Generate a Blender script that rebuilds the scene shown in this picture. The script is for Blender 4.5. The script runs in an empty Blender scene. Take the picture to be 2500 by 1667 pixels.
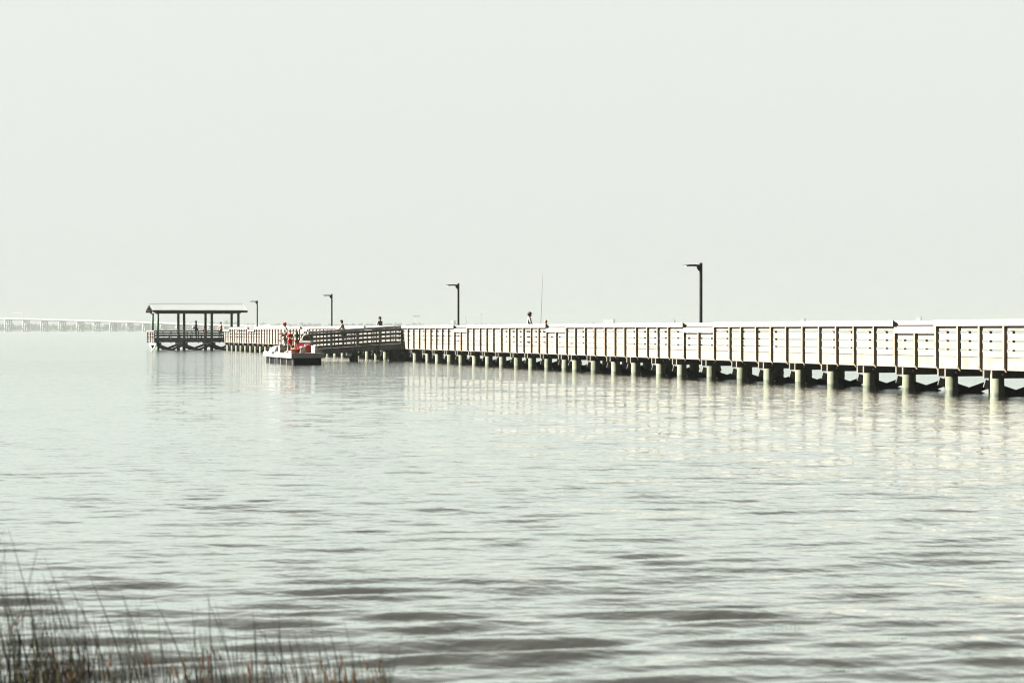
import bpy, bmesh, math, random
import numpy as np
from mathutils import Vector, Matrix
R = math.radians
rng = random.Random(7)
SC = bpy.context.scene
COL = SC.collection

# ------------------------------------------------------------------ camera and light
F, CX, HZ, EYE = 4861.0, 1250.0, 807.0, 1.79
cam = bpy.data.cameras.new('camera')
camo = bpy.data.objects.new('camera', cam); COL.objects.link(camo)
camo.location = (0, 0, EYE); camo.rotation_euler = (R(90), 0, 0)
cam.sensor_width = 36; cam.lens = F * 36 / 2500
cam.shift_y = -(833.5 - HZ) / 2500
cam.clip_start = .1; cam.clip_end = 20000
cam.dof.use_dof = True; cam.dof.focus_distance = 75; cam.dof.aperture_fstop = 4.0
SC.camera = camo

SUN_EL, SUN_AZ = 31.0, 271.0      # azimuth clockwise from +Y
sd = Vector((math.sin(R(SUN_AZ)) * math.cos(R(SUN_EL)), math.cos(R(SUN_AZ)) * math.cos(R(SUN_EL)), math.sin(R(SUN_EL))))
sun = bpy.data.lights.new('sun', 'SUN'); sun.energy = 5.0; sun.angle = R(.5); sun.color = (1, .97, .915)
suno = bpy.data.objects.new('sun', sun); COL.objects.link(suno)
suno.rotation_euler = sd.to_track_quat('Z', 'Y').to_euler()

w = bpy.data.worlds.new('World'); SC.world = w; w.use_nodes = True
nt = w.node_tree; nd = nt.nodes; lk = nt.links
bg = nd['Background']
sky = nd.new('ShaderNodeTexSky'); sky.sky_type = 'NISHITA'; sky.sun_disc = False
sky.sun_elevation = R(SUN_EL); sky.sun_rotation = R(SUN_AZ); sky.dust_density = 6; sky.air_density = 1
hs = nd.new('ShaderNodeHueSaturation'); hs.inputs['Saturation'].default_value = .12
mx = nd.new('ShaderNodeMix'); mx.data_type = 'RGBA'; mx.inputs['Factor'].default_value = .96
lk.new(sky.outputs[0], hs.inputs['Color']); lk.new(hs.outputs[0], mx.inputs['A'])
SKYV = 1.88
mx.inputs['B'].default_value = (SKYV * .97, SKYV * 1.02, SKYV * .965, 1)
# added sky dimming overhead, beside and behind the camera, to deepen shaded faces
tcw = nd.new('ShaderNodeTexCoord'); sx = nd.new('ShaderNodeSeparateXYZ'); lk.new(tcw.outputs['Generated'], sx.inputs[0])
def mrange(sock, a, b, c, d):
    q = nd.new('ShaderNodeMapRange'); q.interpolation_type = 'SMOOTHSTEP'
    for k, v in (('From Min', a), ('From Max', b), ('To Min', c), ('To Max', d)): q.inputs[k].default_value = v
    lk.new(sock, q.inputs['Value']); return q.outputs[0]
zf = mrange(sx.outputs['Z'], .3, .9, 1, .55); yf = mrange(sx.outputs['Y'], -.1, .96, .1, 1)
mm = nd.new('ShaderNodeMath'); mm.operation = 'MULTIPLY'; lk.new(zf, mm.inputs[0]); lk.new(yf, mm.inputs[1])
vm = nd.new('ShaderNodeVectorMath'); vm.operation = 'SCALE'; lk.new(mx.outputs['Result'], vm.inputs[0]); lk.new(mm.outputs[0], vm.inputs['Scale'])
lk.new(vm.outputs[0], bg.inputs['Color']); bg.inputs['Strength'].default_value = .05

SC.view_settings.view_transform = 'Standard'; SC.view_settings.look = 'None'
SC.view_settings.exposure = 3.15; SC.view_settings.gamma = 1
SC.render.engine = 'CYCLES'
SC.cycles.use_denoising = True; SC.cycles.filter_width = 1.1
SC.cycles.max_bounces = 6; SC.cycles.diffuse_bounces = 3; SC.cycles.glossy_bounces = 4
SC.cycles.volume_bounces = 0; SC.cycles.sample_clamp_indirect = 4
SC.cycles.caustics_reflective = False

# ------------------------------------------------------------------ materials
def mat(name, c1, c2=None, scale=(3, 3, 3), rough=.8, detail=4, rand=.12, bump=0, spec=.3, metal=0, blotch=None):
    m = bpy.data.materials.new(name); m.use_nodes = True
    n = m.node_tree.nodes; l = m.node_tree.links; p = n['Principled BSDF']
    p.inputs['Roughness'].default_value = rough; p.inputs['Metallic'].default_value = metal
    p.inputs['Specular IOR Level'].default_value = spec
    c2 = c2 or tuple(x * .72 for x in c1)
    tc = n.new('ShaderNodeTexCoord'); mp = n.new('ShaderNodeMapping'); mp.inputs['Scale'].default_value = scale
    no = n.new('ShaderNodeTexNoise'); no.inputs['Scale'].default_value = 1; no.inputs['Detail'].default_value = detail
    cr = n.new('ShaderNodeValToRGB'); cr.color_ramp.elements[0].position = .33; cr.color_ramp.elements[1].position = .67
    cr.color_ramp.elements[0].color = (*c2, 1); cr.color_ramp.elements[1].color = (*c1, 1)
    l.new(tc.outputs['Object'], mp.inputs[0]); l.new(mp.outputs[0], no.inputs['Vector']); l.new(no.outputs['Fac'], cr.inputs[0])
    out = cr.outputs[0]
    if blotch:
        n2 = n.new('ShaderNodeTexNoise'); n2.inputs['Scale'].default_value = blotch[1]; n2.inputs['Detail'].default_value = 3
        r2 = n.new('ShaderNodeValToRGB'); r2.color_ramp.elements[0].position = .5; r2.color_ramp.elements[1].position = .68
        r2.color_ramp.elements[0].color = (0, 0, 0, 1); r2.color_ramp.elements[1].color = (blotch[2],) * 3 + (1,)
        mb = n.new('ShaderNodeMix'); mb.data_type = 'RGBA'; mb.inputs['B'].default_value = (*blotch[0], 1)
        l.new(tc.outputs['Object'], n2.inputs['Vector']); l.new(n2.outputs['Fac'], r2.inputs[0])
        l.new(r2.outputs[0], mb.inputs['Factor']); l.new(out, mb.inputs['A']); out = mb.outputs['Result']
    if rand:
        oi = n.new('ShaderNodeObjectInfo'); mr = n.new('ShaderNodeMapRange')
        mr.inputs['To Min'].default_value = 1 - rand; mr.inputs['To Max'].default_value = 1 + rand
        h = n.new('ShaderNodeHueSaturation')
        l.new(oi.outputs['Random'], mr.inputs['Value']); l.new(mr.outputs[0], h.inputs['Value']); l.new(out, h.inputs['Color']); out = h.outputs[0]
    l.new(out, p.inputs['Base Color'])
    if bump:
        b = n.new('ShaderNodeBump'); b.inputs['Strength'].default_value = bump; b.inputs['Distance'].default_value = .01
        l.new(no.outputs['Fac'], b.inputs['Height']); l.new(b.outputs[0], p.inputs['Normal'])
    return m

MOSS = ((.08, .075, .03), 5, .6)
WOODY = mat('weathered wood boards', (.126, .119, .106), (.09, .077, .06), (6, .5, 22), .8, 5, .12, .4, blotch=((.075, .05, .026), 2.3, .5))
WOODZ = mat('weathered wood posts', (.134, .116, .092), (.1, .072, .044), (14, 14, 1.2), .8, 5, .14, .4, blotch=((.06, .04, .016), 3, .6))
WOODR = mat('reddish stained posts', (.134, .1, .078), (.1, .05, .034), (14, 14, 1.2), .8, 5, .14, .4, blotch=((.09, .03, .016), 3, .7))
RIM = mat('edge boards with green stain', (.122, .112, .094), (.1, .088, .066), (6, .5, 16), .8, 5, .06, .4, blotch=MOSS)
CAPW = mat('bleached rail cap wood', (.135, .128, .114), (.112, .102, .087), (8, .6, 18), .75, 4, .06, .3)
GREYX = mat('grey weathered wood', (.23, .235, .23), (.14, .145, .14), (.7, 8, 18), .8, 5, .12, .4, blotch=((.05, .055, .04), 3, .6))
GREYZ = mat('grey weathered posts', (.25, .25, .245), (.16, .16, .155), (12, 12, 1), .8, 4, .12, .3)
GREYCAP = mat('silver grey rail cap', (.42, .425, .42), (.33, .33, .325), (.7, 8, 12), .8, 4, .04, .2)
PILE = mat('greenish treated pile', (.108, .112, .078), (.07, .077, .047), (9, 9, .9), .85, 5, .12, .5, blotch=((.055, .065, .035), 3.4, .5))
CAPB = mat('dark cap timber', (.085, .076, .06), (.055, .048, .036), (4, 4, 4), .85, 4, .1)  # toned darker than the post wood
WET = mat('wet algae stained pile', (.055, .06, .04), (.03, .033, .022), (9, 9, 5), .5, 4, .1)
UNDER = mat('dark under-deck timber', (.05, .05, .043), (.026, .027, .024), (4, 4, 4), .85, 4, .1)  # one dark tone for the timbers below the decks
GREENP = mat('green tinted pole wood', (.045, .085, .045), (.03, .05, .028), (9, 9, 1), .8, 4, .25)
ROOF = mat('galvanised roof sheet', (.128, .137, .131), (.116, .125, .119), (1, 1, 1), .5, 3, 0, spec=.4)
DARKB = mat('dark brown timber', (.06, .05, .042), (.035, .03, .026), (1, 9, 9), .8, 4, .1)
GABLE_SHADE = mat('painted roof end shade', (.010, .0055, .0045), (.008, .005, .004), (2, 2, 8), .8, 4, .1)  # near-black colour paints the shadow inside the open roof ends
BLACKM = mat('black powder coated metal', (.012, .013, .013), (.009, .01, .01), (4, 4, 4), .45, 2, 0, spec=.4)
LENS = mat('lamp lens', (.5, .48, .42), (.4, .38, .33), (4, 4, 4), .3, 2, 0)
STEEL = mat('galvanised bolt', (.55, .55, .52), (.4, .4, .38), (8, 8, 8), .4, 2, 0, metal=.3)
CONC = mat('bridge concrete', (.33, .33, .3), (.28, .28, .25), (.05, .05, .05), .85, 4, .08)
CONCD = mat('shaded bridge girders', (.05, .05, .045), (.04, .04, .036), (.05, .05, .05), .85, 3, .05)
FLOAT = mat('black plastic float', (.006, .0065, .006), (.004, .0045, .004), (3, 3, 3), .8, 3, .1, spec=.03)
WHITEP = mat('white plastic', (.3, .3, .295), (.26, .26, .255), (5, 5, 5), .45, 2, 0)
GREYP = mat('grey plastic', (.2, .21, .21), (.15, .16, .16), (5, 5, 5), .5, 2, 0)
REDP = mat('red plastic', (.24, .006, .012), (.18, .004, .01), (6, 6, 6), .4, 2, 0)
ORANGEP = mat('orange plastic', (.4, .055, .012), (.34, .03, .01), (6, 6, 6), .4, 2, 0)
LIMEP = mat('lime yellow plastic', (.17, .2, .012), (.14, .17, .012), (6, 6, 6), .4, 2, 0)
CLOTHW = mat('white cloth', (.3, .305, .31), (.22, .225, .235), (9, 9, 9), .9, 4, 0)
CREAM = mat('cream foam ring', (.2, .185, .14), (.17, .155, .12), (6, 6, 6), .7, 3, 0)
LEAFD = mat('dark marsh stem', (.034, .04, .03), (.02, .025, .019), (6, 6, 2), .6, 3, 0)
LEAFO = mat('olive marsh blade', (.085, .07, .022), (.05, .045, .016), (6, 6, 2), .6, 3, 0)
LEAFR = mat('dried orange blade', (.17, .07, .022), (.1, .035, .013), (9, 9, 3), .6, 3, 0)
MUD = mat('muddy shore', (.07, .06, .045), (.04, .035, .027), (4, 4, 4), .9, 5, 0)
LAND = mat('far shore land', (.03, .033, .022), (.022, .025, .016), (.01, .01, .01), .9, 4, 0)
WOODS = mat('far tree foliage', (.024, .034, .018), (.014, .02, .011), (.04, .04, .06), .9, 5, 0)
CARPAL = [mat('%s car paint' % n, c, None, (1, 1, 1), .35, 2, 0, spec=.5) for n, c in
          (('dark', (.02, .022, .025)), ('grey', (.04, .042, .042)), ('white', (.16, .16, .155)), ('red', (.12, .02, .02)))]
GLASS = mat('dark vehicle glass', (.02, .025, .03), None, (1, 1, 1), .15, 2, 0, spec=.5)
RUBBER = mat('tyre rubber', (.015, .015, .015), None, (1, 1, 1), .8, 2, 0)
HOUSEW = mat('pale house wall', (.2, .198, .19), (.17, .168, .16), (.1, .1, .1), .85, 3, .1)
HOUSER = mat('house roof', (.05, .047, .045), (.04, .037, .035), (.1, .1, .1), .85, 3, .2)
SKIN1 = mat('tan skin', (.2, .1, .05), (.17, .085, .045), (9, 9, 9), .6, 2, 0)
SKIN2 = mat('pale skin', (.24, .14, .085), (.21, .12, .075), (9, 9, 9), .6, 2, 0)
SKIN3 = mat('brown skin', (.16, .08, .045), (.13, .06, .035), (9, 9, 9), .6, 2, 0)
HAIRK = mat('black hair', (.012, .01, .011), (.007, .006, .007), (30, 30, 6), .8, 3, 0, spec=.05)
HAIRB = mat('brown hair', (.2, .09, .03), (.11, .05, .018), (30, 30, 6), .5, 3, 0)
def cloth(n, c): return mat(n, c, tuple(x * .78 for x in c), (8, 8, 8), .9, 4, 0)
C_RED, C_GREEN, C_WHITE, C_GREY = cloth('red fabric', (.42, .009, .014)), cloth('green fabric', (.012, .11, .045)), cloth('white fabric', (.27, .28, .275)), cloth('grey fabric', (.105, .115, .115))
C_DARK, C_LIME, C_PINK, C_NAVY, C_CORAL = cloth('dark fabric', (.02, .022, .028)), cloth('lime fabric', (.15, .24, .1)), cloth('pink fabric', (.24, .11, .1)), cloth('navy fabric', (.03, .045, .06)), cloth('coral fabric', (.22, .045, .032))
C_ROD = cloth('dark red rod varnish', (.05, .012, .014)); C_CAP = cloth('dark cap fabric', (.035, .022, .022)); C_LGREY = cloth('light grey fabric', (.15, .155, .15))
SHOE = cloth('shoe', (.03, .03, .03))

# ------------------------------------------------------------------ mesh helpers
class MB:
    def __init__(s): s.v = []; s.f = []; s.m = []; s.sm = []
    def add(s, vs, fs, mi=0, smooth=False):
        o = len(s.v); s.v += [tuple(a) for a in vs]
        for f in fs: s.f.append(tuple(o + i for i in f)); s.m.append(mi); s.sm.append(smooth)
        return s
    def hexa(s, p, mi=0):       # p: bottom four ccw then top four
        return s.add(p, [(3, 2, 1, 0), (4, 5, 6, 7), (0, 1, 5, 4), (1, 2, 6, 5), (2, 3, 7, 6), (3, 0, 4, 7)], mi)
    def box(s, x0, x1, y0, y1, z0, z1, mi=0):
        return s.hexa([(x0, y0, z0), (x1, y0, z0), (x1, y1, z0), (x0, y1, z0), (x0, y0, z1), (x1, y0, z1), (x1, y1, z1), (x0, y1, z1)], mi)
    def prism(s, poly, axis, a, b, mi=0):   # poly 2D ccw in the two other axes
        n = len(poly)
        def pt(q, c):
            return {'x': (c, q[0], q[1]), 'y': (q[0], c, q[1]), 'z': (q[0], q[1], c)}[axis]
        vs = [pt(q, a) for q in poly] + [pt(q, b) for q in poly]
        fs = [tuple(range(n)), tuple(range(2 * n - 1, n - 1, -1))] + [(i, n + i, n + (i + 1) % n, (i + 1) % n) for i in range(n)]
        return s.add(vs, fs, mi)
    def bar(s, a, b, w, h, mi=0):           # square bar from a to b; w sideways, h the other way
        a, b = Vector(a), Vector(b); d = (b - a).normalized()
        up = Vector((0, 0, 1)) if abs(d.z) < .98 else Vector((0, 1, 0))
        sx = d.cross(up).normalized() * (w / 2); sy = d.cross(sx).normalized() * (h / 2)
        p = [a - sx - sy, a + sx - sy, a + sx + sy, a - sx + sy, b - sx - sy, b + sx - sy, b + sx + sy, b - sx + sy]
        return s.hexa(p, mi)
    def tube(s, pts, rads, n=10, mi=0, cap=True):
        pts = [Vector(p) for p in pts]; o = []; vs = []; fs = []
        for i, p in enumerate(pts):
            d = (pts[min(i + 1, len(pts) - 1)] - pts[max(i - 1, 0)]).normalized()
            up = Vector((0, 0, 1)) if abs(d.z) < .95 else Vector((1, 0, 0))
            x = d.cross(up).normalized(); y = d.cross(x)
            for k in range(n):
                a = 2 * math.pi * k / n; vs.append(p + (x * math.cos(a) + y * math.sin(a)) * rads[i])
        for i in range(len(pts) - 1):
            for k in range(n):
                fs.append((i * n + k, i * n + (k + 1) % n, (i + 1) * n + (k + 1) % n, (i + 1) * n + k))
        s.add(vs, fs, mi, True)
        if cap:
            m = len(s.v) - n * len(pts)
            s.f.append(tuple(m + k for k in range(n))); s.m.append(mi); s.sm.append(False)
            e = m + n * (len(pts) - 1)
            s.f.append(tuple(e + k for k in reversed(range(n)))); s.m.append(mi); s.sm.append(False)
        return s
    def ball(s, c, r, n=10, m=7, mi=0, zmin=-1):   # ellipsoid, optionally only above zmin (unit)
        vs = []; fs = []; lo = math.asin(max(-1, zmin))
        for i in range(m + 1):
            ph = lo + (math.pi / 2 - lo) * i / m
            for k in range(n):
                a = 2 * math.pi * k / n
                vs.append((c[0] + r[0] * math.cos(ph) * math.cos(a), c[1] + r[1] * math.cos(ph) * math.sin(a), c[2] + r[2] * math.sin(ph)))
        for i in range(m):
            for k in range(n): fs.append((i * n + k, i * n + (k + 1) % n, (i + 1) * n + (k + 1) % n, (i + 1) * n + k))
        return s.add(vs, fs, mi, True)
    def build(s, name, mats, parent=None, **props):
        me = bpy.data.meshes.new(name); me.from_pydata(s.v, [], s.f)
        for m in (mats if isinstance(mats, (list, tuple)) else [mats]): me.materials.append(m)
        me.polygons.foreach_set('material_index', s.m); me.polygons.foreach_set('use_smooth', s.sm)
        bm = bmesh.new(); bm.from_mesh(me); bmesh.ops.recalc_face_normals(bm, faces=bm.faces); bm.to_mesh(me); bm.free()
        o = bpy.data.objects.new(name, me); COL.objects.link(o)
        if parent: o.parent = parent
        for k, v in props.items(): o[k] = v
        return o

def thing(name, label, cat, loc=(0, 0, 0), rz=0, group=None):
    o = bpy.data.objects.new(name, None); COL.objects.link(o)
    o.location = loc; o.rotation_euler = (0, 0, rz); o.empty_display_size = .3
    o['label'] = label; o['category'] = cat
    if group: o['group'] = group
    return o
def tag(o, label, cat, group=None):
    o['label'] = label; o['category'] = cat
    if group: o['group'] = group
    return o
def dup(root, loc, rz, label):
    r = root.copy(); COL.objects.link(r); r.location = loc; r.rotation_euler = (0, 0, rz); r['label'] = label
    for ch in list(root.children):
        c = ch.copy(); COL.objects.link(c); c.parent = r
        for g in ch.children:
            e = g.copy(); COL.objects.link(e); e.parent = c
    return r

# pier frame: local x = u (away from the camera side), local y = t (towards the far end)
TH = math.atan(1500 / F); CS, SN = math.cos(TH), math.sin(TH)
PX0, PY0 = 11.91, 57.9
def wpt(u, t, z=0): return Vector((PX0 + u * CS - t * SN, PY0 + u * SN + t * CS, z))
def tu(x, u=0):
    k = (x - CX) / F; return ((PX0 + u * CS) - k * (PY0 + u * SN)) / (SN + k * CS)
def ut(x, t):
    k = (x - CX) / F; return (t * (SN + k * CS) - PX0 + k * PY0) / (CS - k * SN)
PO = (PX0, PY0, 0)

# ------------------------------------------------------------------ PIER
W = 1.9
pier = thing('fishing_pier', 'long narrow wooden fishing pier on piles with plank railings, crossing the water', 'pier', PO, TH)
posts = [a for a in (-15.6, -14.4, -13.1, -11.9, -10.7, -9.4, -8.2, -7.0, -5.75, -4.52, -3.24, -2.07, -.83, .40, 1.63, 2.96, 4.3, 5.52, 6.74, 7.98, 9.25, 10.47, 11.7, 12.98, 14.0,
         15.42, 16.89, 18.33, 19.93, 21.06, 22.2, 23.44, 24.79, 25.97, 27.17, 28.46, 29.68, 30.99, 32.22, 33.64, 35.06, 36.24, 37.42,
         38.59, 39.75, 40.93, 42.24, 43.61, 44.8, 45.99, 47.25, 48.36, 49.63, 50.9, 52.17, 53.41, 54.67, 55.9, 57.14, 58.44, 59.77, 61.06, 62.4)]
t = 64.25
while t < 131.0: posts.append(t); t += 1.24
bents = [-13.3, -10.9, -8.4, -6.0, -3.78, -1.28, 1.22, 3.72, 6.22, 8.62, 11.12, 13.42, 16.2, 19.1, 21.3, 24.1, 26.5, 29.0, 31.5, 32.9, 35.5, 37.9, 40.2, 42.7, 45.1, 47.6, 50.2, 52.4, 55.0, 57.2, 60.0]
t = 62.5
while t < 130.5: bents.append(t); t += 2.44
notch = [(-.72, 1.72), (15.5, 18.42), (32.3, 35.15), (48.45, 51.0), (70.1, 72.4), (91.0, 93.5), (113.5, 116.7), (126.6, 131.2)]
T0, T1 = -15.7, 131.2
def low(t): return any(a - .02 <= t <= b - .05 for a, b in notch)
RAMP = (62.56, 64.15)

# deck
mb = MB(); y = T0
while y < T1:
    mb.box(.135, W - .135, y, y + .14, 1.01, 1.05 + rng.uniform(-.003, .003)); y += .148
mb.build('deck', WOODY, pier)
mb = MB()
for u in (.35, .93, 1.5): mb.box(u, u + .05, T0, T1, .716, 1.008)
mb.build('joist', UNDER, pier)

def post_mesh(t, far, mb=None, zt=None):
    mb = mb or MB()
    zt = zt or (1.716 if low(t) else 1.918)
    a, b = (0, .088) if not far else (W - .088, W)
    if not far:     # outer foot cut at a slant
        mb.hexa([(a, t, .80), (b, t, .66), (b, t + .088, .66), (a, t + .088, .80), (a, t, zt), (b, t, zt), (b, t + .088, zt), (a, t + .088, zt)])
    else:
        mb.hexa([(a, t, .66), (b, t, .80), (b, t + .088, .80), (a, t + .088, .66), (a, t, zt), (b, t, zt), (b, t + .088, zt), (a, t + .088, zt)])
    return mb
rest = MB(); cnt = 0
for t in posts:
    if -8 < t and cnt < 100: post_mesh(t, False).build('rail_post', WOODZ if t < 84 else WOODR, pier); cnt += 1
    else: post_mesh(t, False, rest)
farposts = [t + .1 + rng.uniform(-.04, .04) for t in posts]
for t in farposts:
    zt = 1.716 if low(t) else 1.918
    post_mesh(t, True, rest, 1.918)
rest.build('rail_post', WOODZ, pier, kind='stuff')

# caps, boards and rims between the breaks
def segs(far):
    br = [T0]
    lowflags = []
    cur = T0
    out = []
    if far: 
        q = T0
        while q < T1: out.append((q, min(q + 14.8, T1), False)); q += 14.8
        return out
    for a, b in notch:
        if a > cur: out.append((cur, a, False))
        out.append((a, min(b, T1), True)); cur = b
    if cur < T1: out.append((cur, T1, False))
    fin = []
    for a, b, l in out:
        if a < RAMP[0] < b: fin += [(a, RAMP[0], l), (RAMP[1], b, l)]
        else: fin.append((a, b, l))
    return fin
def cap_poly(far, dz):
    p = [(-.014, 1.92), (-.014, 2.088), (.0, 2.096), (.17, 1.995), (.17, 1.965), (.105, 1.94), (.105, 1.92)]
    p = [(x, z + dz) for x, z in p]
    return [(W - x, z) for x, z in p] if far else p
BOARDS = [(1.782, 1.93), (1.53, 1.70), (1.276, 1.45), (1.062, 1.196)]
for far in (False, True):
    for a, b, l in segs(far):
        ins = .012 if l else 0
        MB().prism(cap_poly(far, -.203 if l else 0), 'y', a - ins if l else a + .004, b + (-.06 if l else -.004)).build('rail_cap', CAPW, pier)
        for i, (z0, z1) in enumerate(BOARDS):
            if l and i == 0: continue
            mb = MB(); y = a + .003
            u0, u1 = (.09, .128) if not far else (W - .128, W - .09)
            while y < b - .01:
                e = min(y + 4.94, b - .003); j = rng.uniform(-.004, .004)
                mb.box(u0, u1, y, e - .004, z0 + j, z1 + j + rng.uniform(-.003, .003)); y = e
            mb.build('rail_board', WOODY, pier)
    u0, u1 = (.088, .131) if not far else (W - .131, W - .088)
    y = T0
    while y < T1:
        e = min(y + 9.88, T1)
        MB().box(u0, u1, y, e - .004, .712 + rng.uniform(-.004, .004), 1.046).build('rim_board', RIM, pier); y = e

pm = MB()
def pile_mesh(u, t, mb):
    r = .182 + rng.uniform(-.012, .012); j = rng.uniform(-.03, .03)
    n = 14
    # top bevelled towards the far side
    o = len(mb.f)
    mb.tube([(u, t + j, -.9), (u, t + j, rng.uniform(.03, .07)), (u + rng.uniform(-.01, .01), t + j, .1), (u, t + j, .52), (u, t + j, .60), (u, t + j, .705)], [r * 1.04, r * 1.03, r * 1.02, r, r * .97, r * .62], n, 0, True)
    for k in range(o, o + 2 * n): mb.m[k] = 1
    return mb
restp = MB(); cnt = 0
inner = [(b, .24) for b in bents] + [(b, W - .24) for b in bents]
for b, u in inner:
    if b > -8 and cnt < 100: pile_mesh(u, b, MB()).build('pile', [PILE, WET], pier); cnt += 1
    else: pile_mesh(u, b, restp)
restp.build('pile', [PILE, WET], pier, kind='stuff')
for b in bents:
    mb = MB()
    for s in (-1, 1):
        y0 = b + s * .205 - .04
        mb.prism([(-.07, .49), (W + .07, .49), (W + .07, .705), (-.07, .705)][::1], 'y', y0, y0 + .08)
    c = mb.build('pile_cap', CAPB, pier)
    if b < 40:
        bm_ = MB()
        for u in (.24, W - .24): bm_.tube([(u, b - .245 - .03, .6), (u, b - .245, .6)], [.022, .022], 8)
        bm_.build('bolt', STEEL, c)
    mb = MB()
    mb.bar((-.05, b + .195, .35), (W + .05, b + .195, -.27), .045, .22)
    mb.bar((-.05, b + .245, -.27), (W + .05, b + .245, .35), .045, .22)
    mb.build('cross_brace', UNDER, pier)

# ------------------------------------------------------------------ LAMP POSTS
def lamp(x, label):
    t = tu(x, W + .06)
    p = wpt(W + .06, t, 0)
    r = thing('lamp_post', label, 'lamp post', (p.x, p.y, .9), TH, 'black lamp posts along the pier')
    MB().box(-.05, .05, -.05, .05, 0, 3.57).build('pole', BLACKM, r)
    b = MB().prism([(-.05, 3.50), (-.05, 3.24), (-.1, 3.27), (-.16, 3.36), (-.17, 3.43), (-.22, 3.43), (-.22, 3.50)], 'y', -.04, .04).build('bracket', BLACKM, r)
    h = MB().prism([(-.22, 3.505), (-.22, 3.43), (-.42, 3.44), (-.68, 3.455), (-.72, 3.475), (-.5, 3.50)], 'y', -.13, .13).build('lamp_head', BLACKM, r)
    MB().box(-.66, -.44, -.1, .1, 3.425, 3.438).build('lens', LENS, h)
    MB().box(-.085, .085, -.085, .085, 0, .015).build('base_plate', BLACKM, r)
    return r
L1 = lamp(1711, 'largest-looking black lamp post, right of the man in the dark cap')
for x, lab in ((1119, 'black lamp post between the bun-haired woman and the bearded man in the dark cap'),
               (810, 'black lamp post rising behind the lower end of the grey ramp'),
               (628, 'smallest-looking black lamp post, close beside the pavilion roof')):
    p = wpt(W + .06, tu(x, W + .06), .9); dup(L1, p, TH, lab)

# ------------------------------------------------------------------ PAVILION
pav = thing('pier_pavilion', 'roofed open pavilion on a railed platform at the far end of the pier', 'pavilion', PO, TH)
TA, TB, UL, UR = 131.25, 136.5, -6.16, 2.3
TF, TR = 131.9, 135.8
uf = [ut(x, TF) for x in (385.3, 449.4, 517.0, 582.0)]
mb = MB(); x = UL + .13
while x < UR - .2:
    mb.box(x, x + .14, TA + .13, TB - .13, 1.01, 1.05); x += .148
mb.build('deck', GREYX, pav)
for u in uf:
    for tt in (TF, TR):
        MB().tube([(u, tt, 1.05), (u, tt, 3.40)], [.125, .115], 12).build('roof_post', GREENP, pav)
        MB().tube([(u, tt, -.9), (u, tt, 1.009)], [.15, .14], 12).build('pile', GREENP if tt == TF else PILE, pav)
for tt in (TF, TR):
    MB().box(uf[0] - .25, uf[-1] + .2, tt - .09, tt + .09, 3.37, 3.58).build('roof_beam', DARKB, pav)
for u in (uf[0] - .02, uf[1], uf[2], uf[3]):
    MB().box(u - .07, u + .07, TF + .095, TR - .095, 3.4, 3.55).build('tie_beam', DARKB, pav)
EZ, RZ = 3.66, 4.24
TM = (TF + TR) / 2; TE0, TE1 = TF - .75, TR + .75
U0, U1 = uf[0] - .55, uf[-1] + .75
mb = MB()       # ribbed sheet
n = 38; xs = []
for i in range(n):
    a = U0 + (U1 - U0) * i / n; wd = (U1 - U0) / n
    xs += [(a, 0), (a + wd * .7, 0), (a + wd * .76, .03), (a + wd * .94, .03)]
xs.append((U1, 0))
for sgn, te in ((1, TE0), (-1, TE1)):
    vs = []
    for xx, h in xs:
        for (ty, tz) in ((TM, RZ), (te, EZ)):
            vs += [(xx, ty, tz + h), (xx, ty, tz + h - .03)]
    fs = []
    for i in range(len(xs) - 1):
        o = 4 * i
        fs += [(o, o + 4, o + 6, o + 2), (o + 1, o + 3, o + 7, o + 5), (o + 2, o + 6, o + 7, o + 3)]
    mb.add(vs, fs)
roof = mb.build('roof', ROOF, pav)
MB().prism([(TM - .16, RZ - .0), (TM, RZ + .05), (TM + .16, RZ - .0), (TM, RZ + .075)], 'x', U0 - .01, U1 + .01).build('ridge_cap', ROOF, roof)
for te, sg in ((TE0, -1), (TE1, 1)):
    MB().box(U0 + .02, U1 - .02, te - .02 if sg < 0 else te - .02, te + .02, EZ - .21, EZ - .035).build('fascia', DARKB, roof)
for ux in (U0 + .03, U1 - .07):
    MB().prism([(TE0 + .06, EZ - .05), (TE1 - .06, EZ - .05), (TM, RZ - .05)], 'x', ux + (.5 if ux < U0 + 1 else -.5), ux + (.54 if ux < U0 + 1 else -.46)).build('gable_shade', GABLE_SHADE, roof)  # recessed panel stands in for the shade of the open end
    m_ = MB()
    m_.bar((ux, TE0 + .03, EZ - .08), (ux, TM, RZ - .1), .07, .04); m_.bar((ux, TE1 - .03, EZ - .08), (ux, TM, RZ - .1), .07, .04)
    m_.build('barge_board', DARKB, roof)
# rafters under the roof
for i in range(9):
    ux = U0 + .4 + (U1 - U0 - .8) * i / 8
    m_ = MB(); m_.bar((ux, TE0 + .05, EZ - .1), (ux, TM, RZ - .12), .045, .1); m_.bar((ux, TE1 - .05, EZ - .1), (ux, TM, RZ - .12), .045, .1)
    m_.build('rafter', DARKB, roof)
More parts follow.
